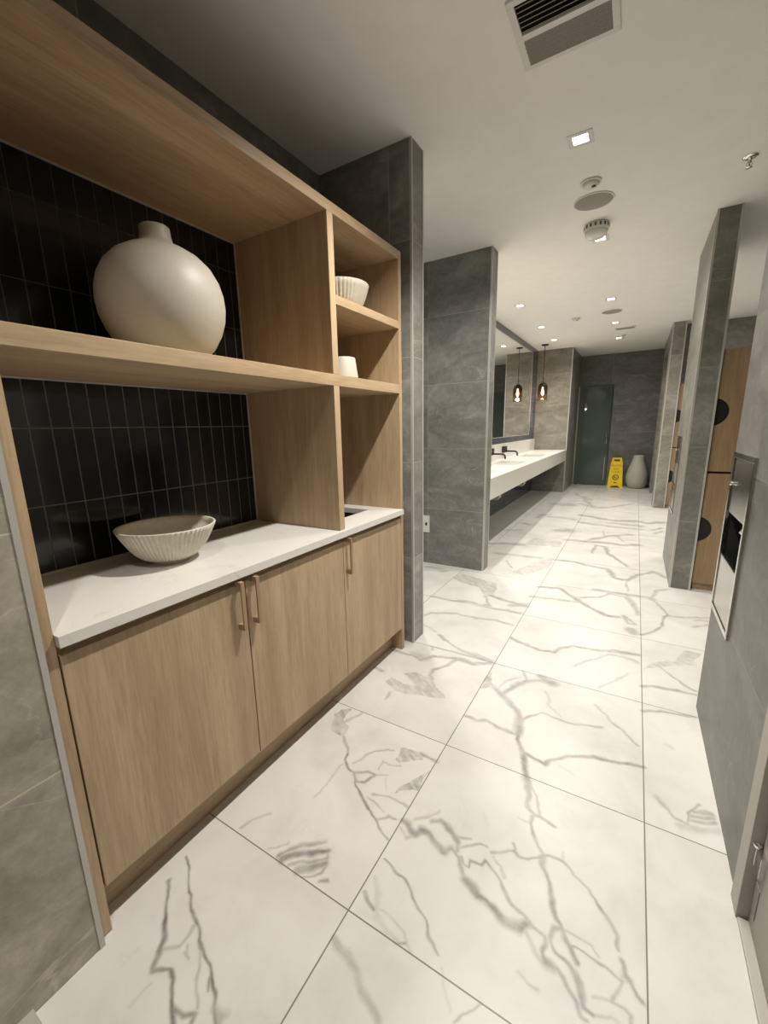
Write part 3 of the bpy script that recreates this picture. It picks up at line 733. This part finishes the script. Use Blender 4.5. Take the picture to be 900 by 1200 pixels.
# countertop with the towel drop opening
t = thing('countertop', 'white veined quartz countertop on the oak cabinet, with a towel drop opening', 'countertop', (-1.44, 1.29, .905))
bm = BM(); X0, X1, Y0, Y1 = XB + .0005, -1.150, .3845, 2.1955
hx0, hx1, hy0, hy1 = -1.66, -1.337, 1.70, 2.095
z0, z1 = .905, .935
xs, ys = [X0, hx0, hx1, X1], [Y0, hy0, hy1, Y1]
gv = {}
for zi, z in enumerate((z0, z1)):
    for i in range(4):
        for j in range(4): gv[i, j, zi] = bm.verts.new((xs[i], ys[j], z))
for i in range(3):
    for j in range(3):
        if i == 1 and j == 1: continue
        bm.faces.new([gv[i, j, 1], gv[i + 1, j, 1], gv[i + 1, j + 1, 1], gv[i, j + 1, 1]])
        bm.faces.new([gv[i, j, 0], gv[i, j + 1, 0], gv[i + 1, j + 1, 0], gv[i + 1, j, 0]])
for k in range(3):
    for (a, b) in (((k, 0), (k + 1, 0)), ((k, 3), (k + 1, 3)), ((0, k), (0, k + 1)), ((3, k), (3, k + 1))):
        bm.faces.new([gv[a[0], a[1], 0], gv[b[0], b[1], 0], gv[b[0], b[1], 1], gv[a[0], a[1], 1]])
for a, b in (((1, 1), (2, 1)), ((2, 1), (2, 2)), ((2, 2), (1, 2)), ((1, 2), (1, 1))):
    bm.faces.new([gv[a[0], a[1], 0], gv[b[0], b[1], 0], gv[b[0], b[1], 1], gv[a[0], a[1], 1]])
bmesh.ops.recalc_face_normals(bm, faces=bm.faces[:])
obj('slab', bm, QUARTZ, t)
bm = BM()
box(bm, hx0 - .006, hx0 + .002, hy0, hy1, .62, .925); box(bm, hx1 - .002, hx1 + .006, hy0, hy1, .62, .904); box(bm, hx0, hx1, hy0 - .006, hy0 + .002, .62, .904)
box(bm, hx0, hx1, hy1 - .002, hy1 + .006, .62, .904); box(bm, hx0, hx1, hy0, hy1, .61, .62)
k = obj('towel_drop', bm, DARKVOID, t); k['label'] = 'black lined opening'

# ------------------------------------------------------------------ ceramics
prof = [(0, 0), (.085, 0), (.10, .004), (.128, .024), (.160, .060), (.186, .105), (.201, .150), (.206, .192), (.203, .232), (.192, .272), (.170, .312), (.138, .344), (.102, .366), (.076, .377), (.060, .386), (.053, .398), (.049, .415), (.048, .432), (.0475, .438), (.045, .4405), (.041, .438), (.040, .42), (.041, .39), (.06, .36), (0, .34)]
v = obj('ceramic_vase', lathe(BM(), prof, (-1.45, .972, 1.656), 72), CREAM)
tag(rebase(v, (-1.45, .972, 1.656)), 'large round cream ceramic vase with short neck on the upper oak shelf', 'vase')
def bowl(name, R, h, c, nfl, label, base=.068, full=1.7):
    o = thing(name, label, 'bowl', c)
    n = nfl * 6
    outer = [(0, 0), (base * .96, 0), (base, .003), (base, .012), (base * 1.15, .016)]
    for i in range(1, 13):
        q = i / 12; outer.append((base * 1.15 + (R - base * 1.15) * q ** .92, .016 + (h - .016) * q ** full))
    kf = len(outer)
    inner = [(R - .003, h + .003), (R - .010, h + .001), (R - .013, h - .012)]
    for i in range(11, 0, -1):
        q = i / 12; inner.append(((R - .013) * q ** .85, .028 + (h - .042) * q ** (full + .2)))
    inner.append((0, .026))
    def fl(i, k):
        if k < 5 or k >= kf - 1: return 1
        return 1 - .040 * (1 - abs(math.sin(PI * i / 6)))
    obj('bowl_body', lathe(BM(), outer + inner, c, n, fl), CREAM_F, o)
    return o
bowl('fluted_bowl', .176, .138, (-1.492, .903, .9355), 60, 'wide fluted cream bowl standing on the white countertop')
bowl('fluted_bowl', .152, .140, (-1.37, 1.925, 1.9915), 44, 'smaller fluted cream bowl on the top cubby shelf', .06, 2.3)
prof = [(0, 0), (.070, 0), (.073, .004), (.072, .012), (.060, .098), (.058, .103), (.055, .104), (.052, .100), (.054, .03), (0, .02)]
v = obj('ceramic_cup', lathe(BM(), prof, (-1.275, 1.80, 1.6565), 48), CREAM)
tag(rebase(v, (-1.275, 1.80, 1.6565)), 'small plain tapered cream cup in the middle cubby of the shelving', 'cup')
prof = [(0, 0), (.13, 0), (.15, .01), (.185, .07), (.207, .15), (.213, .22), (.205, .31), (.182, .41), (.148, .51), (.118, .60), (.103, .67), (.098, .71), (.094, .714), (.088, .71), (.09, .66), (.12, .5), (0, .4)]
v = obj('floor_vase', lathe(BM(), prof, (.105, 10.86, .001), 56), VASE_W)
tag(rebase(v, (.105, 10.86, .001)), 'tall pale pear-shaped vase standing on the floor beside the yellow sign', 'vase')

# ------------------------------------------------------------------ yellow wet floor sign
sg = thing('wet_floor_sign', 'yellow folding wet floor sign standing before the green glass door', 'sign', (-.30, 10.85, 0))
def sign_panel(y_bot, y_top, front):
    """tapered A-frame leaf with a handle slot and a notched foot"""
    bm = BM(); t = .018
    x0 = -.30
    outline_b = [(-.155, 0), (-.095, 0), (-.06, .035), (.06, .035), (.095, 0), (.155, 0)]
    H = .655
    def y(z): return y_bot + (y_top - y_bot) * z / H
    lo = [(-.155, 0), (-.148, .06), (-.115, .50), (-.098, .56), (-.092, H)]
    # strips around the handle slot
    def quad(xa0, xb0, za, xa1, xb1, zb):
        vs = []
        for dy in (0, t):
            vs += [bm.verts.new((x0 + xa0, y(za) + dy, za)), bm.verts.new((x0 + xb0, y(za) + dy, za)), bm.verts.new((x0 + xb1, y(zb) + dy, zb)), bm.verts.new((x0 + xa1, y(zb) + dy, zb))]
        for f in ((0, 1, 2, 3), (7, 6, 5, 4), (0, 4, 5, 1), (1, 5, 6, 2), (2, 6, 7, 3), (3, 7, 4, 0)): bm.faces.new([vs[i] for i in f])
    quad(-.155, -.095, 0, -.148, -.06, .04); quad(.095, .155, 0, .06, .148, .04)
    quad(-.148, .148, .04, -.114, .114, .54); quad(-.114, .114, .54, -.102, .102, .575)
    quad(-.102, -.058, .575, -.097, -.058, .622); quad(.058, .102, .575, .058, .097, .622); quad(-.097, .097, .622, -.092, .092, H)
    bmesh.ops.recalc_face_normals(bm, faces=bm.faces[:])
    return bm, y
bm, yf = sign_panel(10.74, 10.86, True); pf = obj('panel', bm, YELLOW, sg)
bm, yb = sign_panel(11.0, 10.88, False); pb = obj('panel', bm, YELLOW, sg)
def text_obj(name, s, size, x, z, mat, parent):
    cu = bpy.data.curves.new(name, 'FONT'); cu.body = s; cu.size = size; cu.align_x = 'CENTER'; cu.align_y = 'CENTER'; cu.extrude = .0008
    tmp = bpy.data.objects.new(name, cu); COL.objects.link(tmp)
    bpy.context.view_layer.update()
    me = bpy.data.meshes.new_from_object(tmp.evaluated_get(bpy.context.evaluated_depsgraph_get()))
    bpy.data.objects.remove(tmp); bpy.data.curves.remove(cu)
    bm = BM(); bm.from_mesh(me); bpy.data.meshes.remove(me)
    sl = math.atan2(.12, .655)
    bmesh.ops.rotate(bm, verts=bm.verts[:], cent=(0, 0, 0), matrix=Matrix.Rotation(PI / 2 - sl, 3, 'X'))
    bmesh.ops.translate(bm, verts=bm.verts[:], vec=(x, yf(z) - .0025, z))
    return obj(name, bm, mat, parent)
text_obj('lettering', 'CAUTION', .050, -.30, .485, RED, pf)
text_obj('lettering', 'WET', .055, -.30, .405, RED, pf)
text_obj('lettering', 'FLOOR', .050, -.30, .345, RED, pf)
def on_panel(bm, flat):
    for vtx in bm.verts: vtx.co.y += yf(vtx.co.z)
    return bm
bm = BM(); n = 32
ro, ri, zc = .062, .046, .225
A = [bm.verts.new((-.30 + ro * math.cos(2 * PI * i / n), -.002, zc + ro * math.sin(2 * PI * i / n))) for i in range(n)]
B = [bm.verts.new((-.30 + ri * math.cos(2 * PI * i / n), -.002, zc + ri * math.sin(2 * PI * i / n))) for i in range(n)]
for i in range(n): bm.faces.new((A[i], A[(i + 1) % n], B[(i + 1) % n], B[i]))
def bar(p, q, wd):
    p, q = Vector(p), Vector(q); d = (q - p).normalized(); s = Vector((-d.y, d.x)) * wd / 2
    bm.faces.new([bm.verts.new((-.30 + a.x, -.002, zc + a.y)) for a in (p + s, p - s, q - s, q + s)])
bar((-.022, .008), (.004, -.014), .016); bar((.004, -.014), (.030, -.006), .010); bar((.004, -.014), (.026, -.030), .010); bar((-.014, .006), (.012, .016), .008); bar((-.016, .002), (-.030, -.018), .008)
bmesh.ops.create_circle(bm, cap_ends=True, segments=14, radius=.010, matrix=Matrix.Translation((-.330, -.002, zc + .022)) @ Matrix.Rotation(PI / 2, 4, 'X'))
obj('emblem', on_panel(bm, 0), INK, pf)
bm = BM(); box(bm, -.33, -.27, -.0025, -.001, .100, .116); obj('print_bar', on_panel(bm, 0), INK, pf)
bm = BM(); tube(bm, [(-.385, 10.878, .645), (-.215, 10.878, .645)], .008); obj('hinge_pin', bm, YELLOW, sg)

# ------------------------------------------------------------------ vanity
vt = thing('vanity_counter', 'long white floating vanity counter with sinks, between the two stone partitions', 'vanity', (-1.53, 6.86, .67))
VX0, VX1, VY0, VY1, VZ0, VZ1 = -1.866, -1.215, 4.087, 9.628, .675, .895
basins = [(-1.70, -1.33, 4.45, 5.05), (-1.70, -1.33, 5.75, 6.45), (-1.70, -1.33, 7.35, 8.05)]
bm = BM()
ys = [VY0] + [q for b_ in basins for q in (b_[2], b_[3])] + [VY1]
for i in range(len(ys) - 1):
    if i % 2 == 0: box(bm, VX0, VX1, ys[i], ys[i + 1], VZ0, VZ1)
    else:
        box(bm, VX0, -1.70, ys[i], ys[i + 1], VZ0, VZ1); box(bm, -1.33, VX1, ys[i], ys[i + 1], VZ0, VZ1)
obj('slab', bm, QUARTZ, vt)
obj('backsplash', box(BM(), -1.867, -1.846, VY0, VY1, VZ1, 1.13, .002), QUARTZ, vt)
for (x0, x1, y0, y1) in basins:
    bm = BM(); tt = .012; zb = .70
    box(bm, x0, x1, y0, y1, zb - .012, zb)
    box(bm, x0, x0 + tt, y0, y1, zb, VZ1 - .03); box(bm, x1 - tt, x1, y0, y1, zb, VZ1 - .03)
    box(bm, x0 + tt, x1 - tt, y0, y0 + tt, zb, VZ1 - .03); box(bm, x0 + tt, x1 - tt, y1 - tt, y1, zb, VZ1 - .03)
    bs = obj('basin', bm, CHINA, vt)
    cx, cy = (x0 + x1) / 2, (y0 + y1) / 2
    obj('drain', lathe(BM(), [(0, .7005), (.022, .7005), (.022, .704), (.012, .706), (0, .706)], (cx, cy, 0), 20), CHROME, bs)
    if y0 > 5:
        bm = BM()
        lathe(bm, [(0, .43), (.03, .435), (.07, .48), (.105, .56), (.115, .64), (.115, .674), (0, .674)], (cx - .1, cy - .02, 0), 32)
        tube(bm, [(cx - .1, cy, .46), (cx - .1, cy, .40), (cx - .12, cy, .375), (cx - .2, cy, .37), (-1.866, cy, .37)], .02)
        obj('trap_cover', bm, CHINA, vt)
obj('apron', box(BM(), VX1, VX1 + .012, VY0, VY1, VZ0, VZ1, .002), QUARTZ, vt)
# faucets
def faucet(y, label):
    f = thing('wall_faucet', label, 'faucet', (-1.846, y, 1.0), 'black faucets over the vanity')
    obj('wall_plate', box(BM(), -1.846, -1.80, y - .085, y + .085, .985, 1.085, .004), BLACK_M, f)
    pts = [(-1.80, y, 1.005), (-1.66, y, 1.005)]
    for i in range(1, 9):
        a = PI / 2 * i / 8; pts.append((-1.66 + .045 * math.sin(a), y, 1.005 - .045 * (1 - math.cos(a))))
    pts.append((-1.615, y, .935))
    obj('spout', tube(BM(), pts, .013, 14), BLACK_M, f)
    return f
faucet(6.32, 'black wall-mounted faucet nearest the stone partition')
faucet(7.08, 'second black wall-mounted faucet, farther along the vanity')
mr = thing('vanity_mirror', 'large wall mirror over the vanity in a blue-grey tiled surround', 'mirror', (-1.867, 6.65, 1.23))
obj('glass', box(BM(), -1.8675, -1.862, 4.15, 9.08, 1.235, 2.80), MIRROR, mr)
bm = BM()
for a in ((4.142, 9.088, 1.227, 1.235), (4.142, 9.088, 2.80, 2.808), (4.142, 4.15, 1.235, 2.80), (9.08, 9.088, 1.235, 2.80)): box(bm, -1.8675, -1.860, *a)
obj('frame', bm, TRIM, mr)
v = thing('wall_outlet', 'small cream outlet plate on the stone partition beside the passage', 'outlet', (-1.79, 3.93, .42))
obj('cover_plate', box(BM(), -1.825, -1.755, 3.922, 3.9295, .335, .515, .002), WHITE, v)
bm = BM(); box(bm, -1.800, -1.780, 3.919, 3.9225, .41, .44); obj('button', bm, BLACK_M, v)

# pendant lamp
def pendant(y, label, group=None):
    p = thing('pendant_lamp', label, 'lamp', (-1.625, y, ZC - .001), group)
    X = -1.625
    obj('canopy', lathe(BM(), [(0, ZC - .001), (.066, ZC - .001), (.066, ZC - .014), (.05, ZC - .02), (.01, ZC - .024), (0, ZC - .024)], (X, y, 0), 32), BLACK_M, p)
    obj('rod', tube(BM(), [(X, y, ZC - .022), (X, y, 2.225)], .0065), BLACK_M, p)
    obj('socket', lathe(BM(), [(0, 2.25), (.018, 2.25), (.03, 2.225), (.033, 2.17), (.022, 2.14), (0, 2.14)], (X, y, 0), 24), BLACK_M, p)
    sh = [(.033, 2.215), (.05, 2.205), (.075, 2.18), (.088, 2.14), (.090, 2.08), (.090, 1.90), (.087, 1.885), (.083, 1.883), (.085, 1.90), (.086, 2.08), (.083, 2.14), (.071, 2.175), (.047, 2.20), (.034, 2.208)]
    obj('lamp_shade', lathe(BM(), sh, (X, y, 0), 40), SMOKE, p)
    b = obj('bulb', lathe(BM(), [(0, 2.14), (.014, 2.135), (.016, 2.10), (.026, 2.06), (.030, 2.03), (.024, 2.0), (.010, 1.985), (0, 1.983)], (X, y, 0), 24), BULB, p)
    ld = bpy.data.lights.new('pendant_glow', 'POINT'); ld.energy = 20; ld.color = (1, .90, .74); ld.shadow_soft_size = .03
    lo = bpy.data.objects.new('pendant_glow', ld); COL.objects.link(lo); lo.parent = p; lo.location = (0, 0, 1.93 - ZC)
    return p
pendant(4.75, 'added smoked glass pendant lamp at the near end of the vanity, unseen behind the partition', 'vanity pendant lamps')  # added unseen pendant that brightens the ceiling and nearby walls
pendant(8.98, 'smoked glass pendant lamp hanging at the far end of the vanity', 'vanity pendant lamps')

# ------------------------------------------------------------------ lockers
def locker_bank(loc, ncol, wcol, depth, H, label, group):
    x0, y0 = loc
    lk = thing('locker_bank', label, 'lockers', (x0, y0, 0), group)
    W = ncol * wcol
    obj('carcass', box(BM(), x0, x0 + W, y0 + .022, y0 + depth, .075, H), BLACK, lk)
    obj('toe_kick', box(BM(), x0 + .01, x0 + W, y0 + .03, y0 + depth, 0, .075), OAK_H, lk)
    rows = ((.068, .995), (1.012, H))
    for k in range(ncol):
        for z0, z1 in rows:
            a, b = x0 + k * wcol + .0015, x0 + (k + 1) * wcol - .0015
            zc = (z0 + z1) / 2; r = .108
            cx = a - .028
            # door outline with the rounded finger cut-out at its left edge
            th = math.acos(max(-1, min(1, (a - cx) / r)))
            arc = [(cx + r * math.cos(th - 2 * th * i / 24), zc + r * math.sin(th - 2 * th * i / 24)) for i in range(25)]
            out = [(a, z1), (b, z1), (b, z0), (a, z0)] + arc[::-1]
            d = obj('door', prism(BM(), out, 'Y', y0, y0 + .020), OAK_LOCK, lk)
            pts = [(a, zc - r * math.sin(th))] + arc[::-1][1:-1] + [(a, zc + r * math.sin(th))]
            g = obj('finger_pull', prism(BM(), pts, 'Y', y0 + .012, y0 + .0205), BLACK_M, d); g['label'] = 'black half-round pull'
    return lk
locker_bank((.520, 4.285), 3, .42, .5, 1.94, 'oak locker bank with black half-round pulls behind the near right partition', 'locker banks')
locker_bank((.528, 8.385), 3, .42, .27, 1.985, 'oak locker bank with black pulls beside the far right partition', 'locker banks')

# ------------------------------------------------------------------ recessed paper towel units
def towel_unit(X, y0, y1, z0, z1, label):
    t = thing('towel_dispenser', label, 'dispenser', (X, (y0 + y1) / 2, z0), 'recessed steel towel units')
    fx0, fx1 = X - .010, X + .004
    bm = BM(); f = .022
    box(bm, fx0, fx1, y0, y1, z1 - f, z1, .002); box(bm, fx0, fx1, y0, y1, z0, z0 + f, .002)
    box(bm, fx0, fx1, y0, y0 + f, z0 + f, z1 - f, .002); box(bm, fx0, fx1, y1 - f, y1, z0 + f, z1 - f, .002)
    obj('frame', bm, STEEL_M, t)
    a, b = y0 + f + .002, y1 - f - .002
    zt = z0 + (z1 - z0) * .64; zb = z0 + (z1 - z0) * .37
    dr = obj('upper_door', box(BM(), X - .004, X + .010, a, b, zt, z1 - f - .002, .002), STEEL, t)
    bm = BM(); lathe(bm, [(0, -.022), (.006, -.021), (.0085, -.016), (.005, -.010), (.006, -.004), (0, -.004)], (X + .004, b - .035, zt + .125), 20, axis='X'); obj('lock_knob', bm, CHROME, dr)
    obj('waste_panel', box(BM(), X - .006, X + .012, a, b, z0 + f + .002, zb, .003), STEEL, t)
    bm = BM(); box(bm, X + .072, X + .078, a - .01, b + .01, zb - .05, zt + .02); box(bm, X + .012, X + .078, a - .016, a - .010, zb - .05, zt + .02); box(bm, X + .012, X + .078, b + .010, b + .016, zb - .05, zt + .02)
    obj('recess_lining', bm, BLACK, t)
    bm = BM(); ym = a + (b - a) * .28
    prism(bm, [(X + .05, zt + .015), (X + .026, zt - .040), (X + .016, zt - .062), (X + .021, zt - .066), (X + .034, zt - .045), (X + .06, zt + .0)], 'Y', ym - .085, ym + .085)
    obj('paper_towel', bm, plain('grey_white_paper', (.34, .335, .31), .8), t)
    return t
towel_unit(.383, 2.002, 2.396, .56, 1.276, 'recessed steel paper towel unit in the near right wall')
# the second unit sits in the near right partition's long side
towel_unit(.365, 4.74, 5.13, .56, 1.276, 'recessed steel paper towel unit in the side of the right partition, before the lockers')

# ------------------------------------------------------------------ ceiling fittings
def downlight(loc, label, wide=1.0, cone=150, blend=.95):
    x, y = loc
    t = thing('downlight', label, 'ceiling light', (x, y, ZC), 'square recessed downlights')
    a, b = .062, .037
    bm = BM(); z0, z1 = ZC - .004, ZC - .0005
    for (xa, xb, ya, yb) in ((x - a, x + a, y - a, y - b), (x - a, x + a, y + b, y + a), (x - a, x - b, y - b, y + b), (x + b, x + a, y - b, y + b)): box(bm, xa, xb, ya, yb, z0, z1)
    obj('trim_ring', bm, WHITE, t)
    bm = BM(); box(bm, x - b, x + b, y - b, y + b, ZC - .0025, ZC - .0008); obj('lens', bm, LENS, t)
    ld = bpy.data.lights.new('downlight_beam', 'SPOT'); ld.energy = LAMP_W * wide; ld.color = LAMP_COL
    ld.spot_size = math.radians(cone); ld.spot_blend = blend; ld.shadow_soft_size = .035
    lo = bpy.data.objects.new('downlight_beam', ld); COL.objects.link(lo); lo.parent = t; lo.location = (0, 0, -.032)
    return t
downlight((-.395, 2.845), 'square recessed downlight between the ceiling vent and the speaker, nearest one in view', .62, 130, .8)
downlight((-.395, 4.310), 'square recessed downlight just behind the slotted ceiling strobe', .84)
downlight((-.41, 6.335), 'square recessed downlight just before the farther round speaker', 0.5)
downlight((-.415, 7.80), 'square recessed downlight just before the long slot vent', 0.5)
downlight((-.415, 9.19), 'square recessed downlight just behind the slot vent, nearest the back wall', 0.5)
downlight((-1.41, 5.94), 'square recessed downlight over the near end of the vanity mirror', .40)
downlight((-1.41, 7.38), 'square recessed downlight over the middle of the vanity', .40)
downlight((-1.41, 8.60), 'square recessed downlight by the pendant lamp canopy', .40)
# the same grid goes on overhead and out of sight
downlight((-.395, 1.60), 'square recessed downlight overhead, before the ceiling vent', 1.66, 122, .7)
downlight((-.395, -.08), 'square recessed downlight behind the viewer', .45, 122, .7)
downlight((-1.43, 2.86), 'square recessed downlight in the left passage behind the first partition', .82)
downlight((-1.41, 4.45), 'square recessed downlight hidden behind the vanity partition', 0.7)
downlight((1.35, 2.95), 'square recessed downlight before the right lockers', .25)
downlight((1.35, 6.9), 'square recessed downlight in the right locker bay', 1.4)

def vent(x0, x1, y0, y1):
    t = thing('ceiling_vent', 'large square louvred ceiling vent at the top edge of the view', 'vent', ((x0 + x1) / 2, (y0 + y1) / 2, ZC))
    f = .026
    bm = BM()
    for a in ((x0, x1, y0, y0 + f), (x0, x1, y1 - f, y1), (x0, x0 + f, y0 + f, y1 - f), (x1 - f, x1, y0 + f, y1 - f)): box(bm, *a, ZC - .010, ZC - .0005, .002)
    obj('frame', bm, WHITE, t)
    obj('backing', box(BM(), x0 + f, x1 - f, y0 + f, y1 - f, ZC - .003, ZC - .0006), DARKVOID, t)
    ym = (y0 + y1) / 2
    obj('centre_bar', box(BM(), x0 + f, x1 - f, ym - .014, ym + .014, ZC - .012, ZC - .003), WHITE, t)
    n = 6
    for half, (a, b) in enumerate(((y0 + f, ym - .014), (ym + .014, y1 - f))):
        for i in range(n):
            yc = a + (b - a) * (i + .5) / n; s = -1 if half else 1
            bm = BM(); h = .009
            prism(bm, [(yc - s * .0075, ZC - .013), (yc - s * .0075 + .0015, ZC - .0135), (yc + s * .0075 + .0015, ZC - .0035), (yc + s * .0075, ZC - .003)], 'X', x0 + f, x1 - f)
            obj('slat', bm, GREYMESH, t)
vent(-.545, -.188, 1.865, 2.215)
t = thing('slot_vent', 'narrow slot vent in the ceiling near the back wall', 'vent', (-.295, 8.31, ZC))
bm = BM(); x0, x1, y0, y1, f = -.44, -.15, 8.235, 8.385, .022
for a in ((x0, x1, y0, y0 + f), (x0, x1, y1 - f, y1), (x0, x0 + f, y0 + f, y1 - f), (x1 - f, x1, y0 + f, y1 - f)): box(bm, *a, ZC - .012, ZC - .0005)
obj('frame', bm, WHITE, t)
obj('backing', box(BM(), x0 + f, x1 - f, y0 + f, y1 - f, ZC - .004, ZC - .0006), BLACK, t)
for i in range(4):
    yc = y0 + f + .106 * (i + .5) / 4; obj('slat', box(BM(), x0 + f, x1 - f, yc - .004, yc + .004, ZC - .010, ZC - .004), GREYMESH, t)

def speaker(x, y, label):
    t = thing('ceiling_speaker', label, 'speaker', (x, y, ZC), 'round ceiling speakers')
    obj('grille', lathe(BM(), [(0, ZC - .006), (.112, ZC - .006), (.118, ZC - .004), (.118, ZC - .0005), (0, ZC - .0005)], (x, y, 0), 48), GREYMESH, t)
    obj('rim', lathe(BM(), [(.118, ZC - .0005), (.118, ZC - .007), (.126, ZC - .006), (.127, ZC - .0005), (.118, ZC - .0005)], (x, y, 0), 48), WHITE, t)
speaker(-.39, 3.605, 'round grey ceiling speaker between the smoke detector and the strobe')
speaker(-.43, 7.025, 'farther round grey ceiling speaker, between two downlights')

def smoke_detector(x, y, label):
    t = thing('smoke_detector', label, 'smoke detector', (x, y, ZC), 'small white smoke detectors')
    obj('base', lathe(BM(), [(0, ZC - .0005), (.062, ZC - .0005), (.062, ZC - .010), (.058, ZC - .012), (0, ZC - .012)], (x, y, 0), 36), WHITE, t)
    obj('dome', lathe(BM(), [(0, ZC - .012), (.050, ZC - .012), (.046, ZC - .026), (.030, ZC - .034), (0, ZC - .036)], (x, y, 0), 36), WHITE, t)
    bm = BM(); lathe(bm, [(0, ZC - .0385), (.012, ZC - .0375), (.014, ZC - .034), (0, ZC - .033)], (x + .018, y - .012, 0), 16); obj('sensor', bm, BLACK_M, t)
smoke_detector(-.385, 3.335, 'small white smoke detector just before the nearer round speaker')
smoke_detector(-.89, 7.12, 'small white smoke detector alone in the middle of the far ceiling')

t = thing('ceiling_strobe', 'white drum-shaped alarm strobe with dark slots hanging from the ceiling', 'alarm', (-.40, 4.01, ZC))
x, y = -.40, 4.01
obj('drum', lathe(BM(), [(0, ZC - .0005), (.078, ZC - .0005), (.086, ZC - .012), (.088, ZC - .045), (.084, ZC - .050), (0, ZC - .050)], (x, y, 0), 48), WHITE, t)
obj('lens_cap', lathe(BM(), [(0, ZC - .050), (.080, ZC - .050), (.076, ZC - .075), (.064, ZC - .090), (.03, ZC - .096), (0, ZC - .097)], (x, y, 0), 48), CHINA, t)
for i in range(16):
    a = 2 * PI * i / 16; bm = BM()
    box(bm, .080, .0895, -.006, .006, ZC - .036, ZC - .014)
    bmesh.ops.rotate(bm, verts=bm.verts[:], cent=(0, 0, 0), matrix=Matrix.Rotation(a, 3, 'Z')); bmesh.ops.translate(bm, verts=bm.verts[:], vec=(x, y, 0))
    obj('slot', bm, BLACK_M, t)

def sprinkler(x, y, label):
    t = thing('sprinkler_head', label, 'sprinkler', (x, y, ZC), 'fire sprinkler heads')
    obj('escutcheon', lathe(BM(), [(0, ZC - .0005), (.040, ZC - .0005), (.038, ZC - .006), (.016, ZC - .012), (0, ZC - .012)], (x, y, 0), 32), CHROME, t)
    bm = BM(); lathe(bm, [(0, ZC - .012), (.010, ZC - .012), (.010, ZC - .03), (.004, ZC - .034), (.004, ZC - .055), (0, ZC - .055)], (x, y, 0), 16)
    for s in (-1, 1): tube(bm, [(x + s * .008, y, ZC - .028), (x + s * .014, y, ZC - .042), (x + s * .003, y, ZC - .056)], .0025, 8)
    obj('frame_arms', bm, CHROME, t)
    obj('deflector', lathe(BM(), [(0, ZC - .055), (.017, ZC - .056), (.017, ZC - .058), (0, ZC - .059)], (x, y, 0), 20), CHROME, t)
sprinkler(.425, 3.58, 'small chrome sprinkler head on the right of the ceiling')
sprinkler(-.33, 8.95, 'small chrome sprinkler head just behind the slot vent')
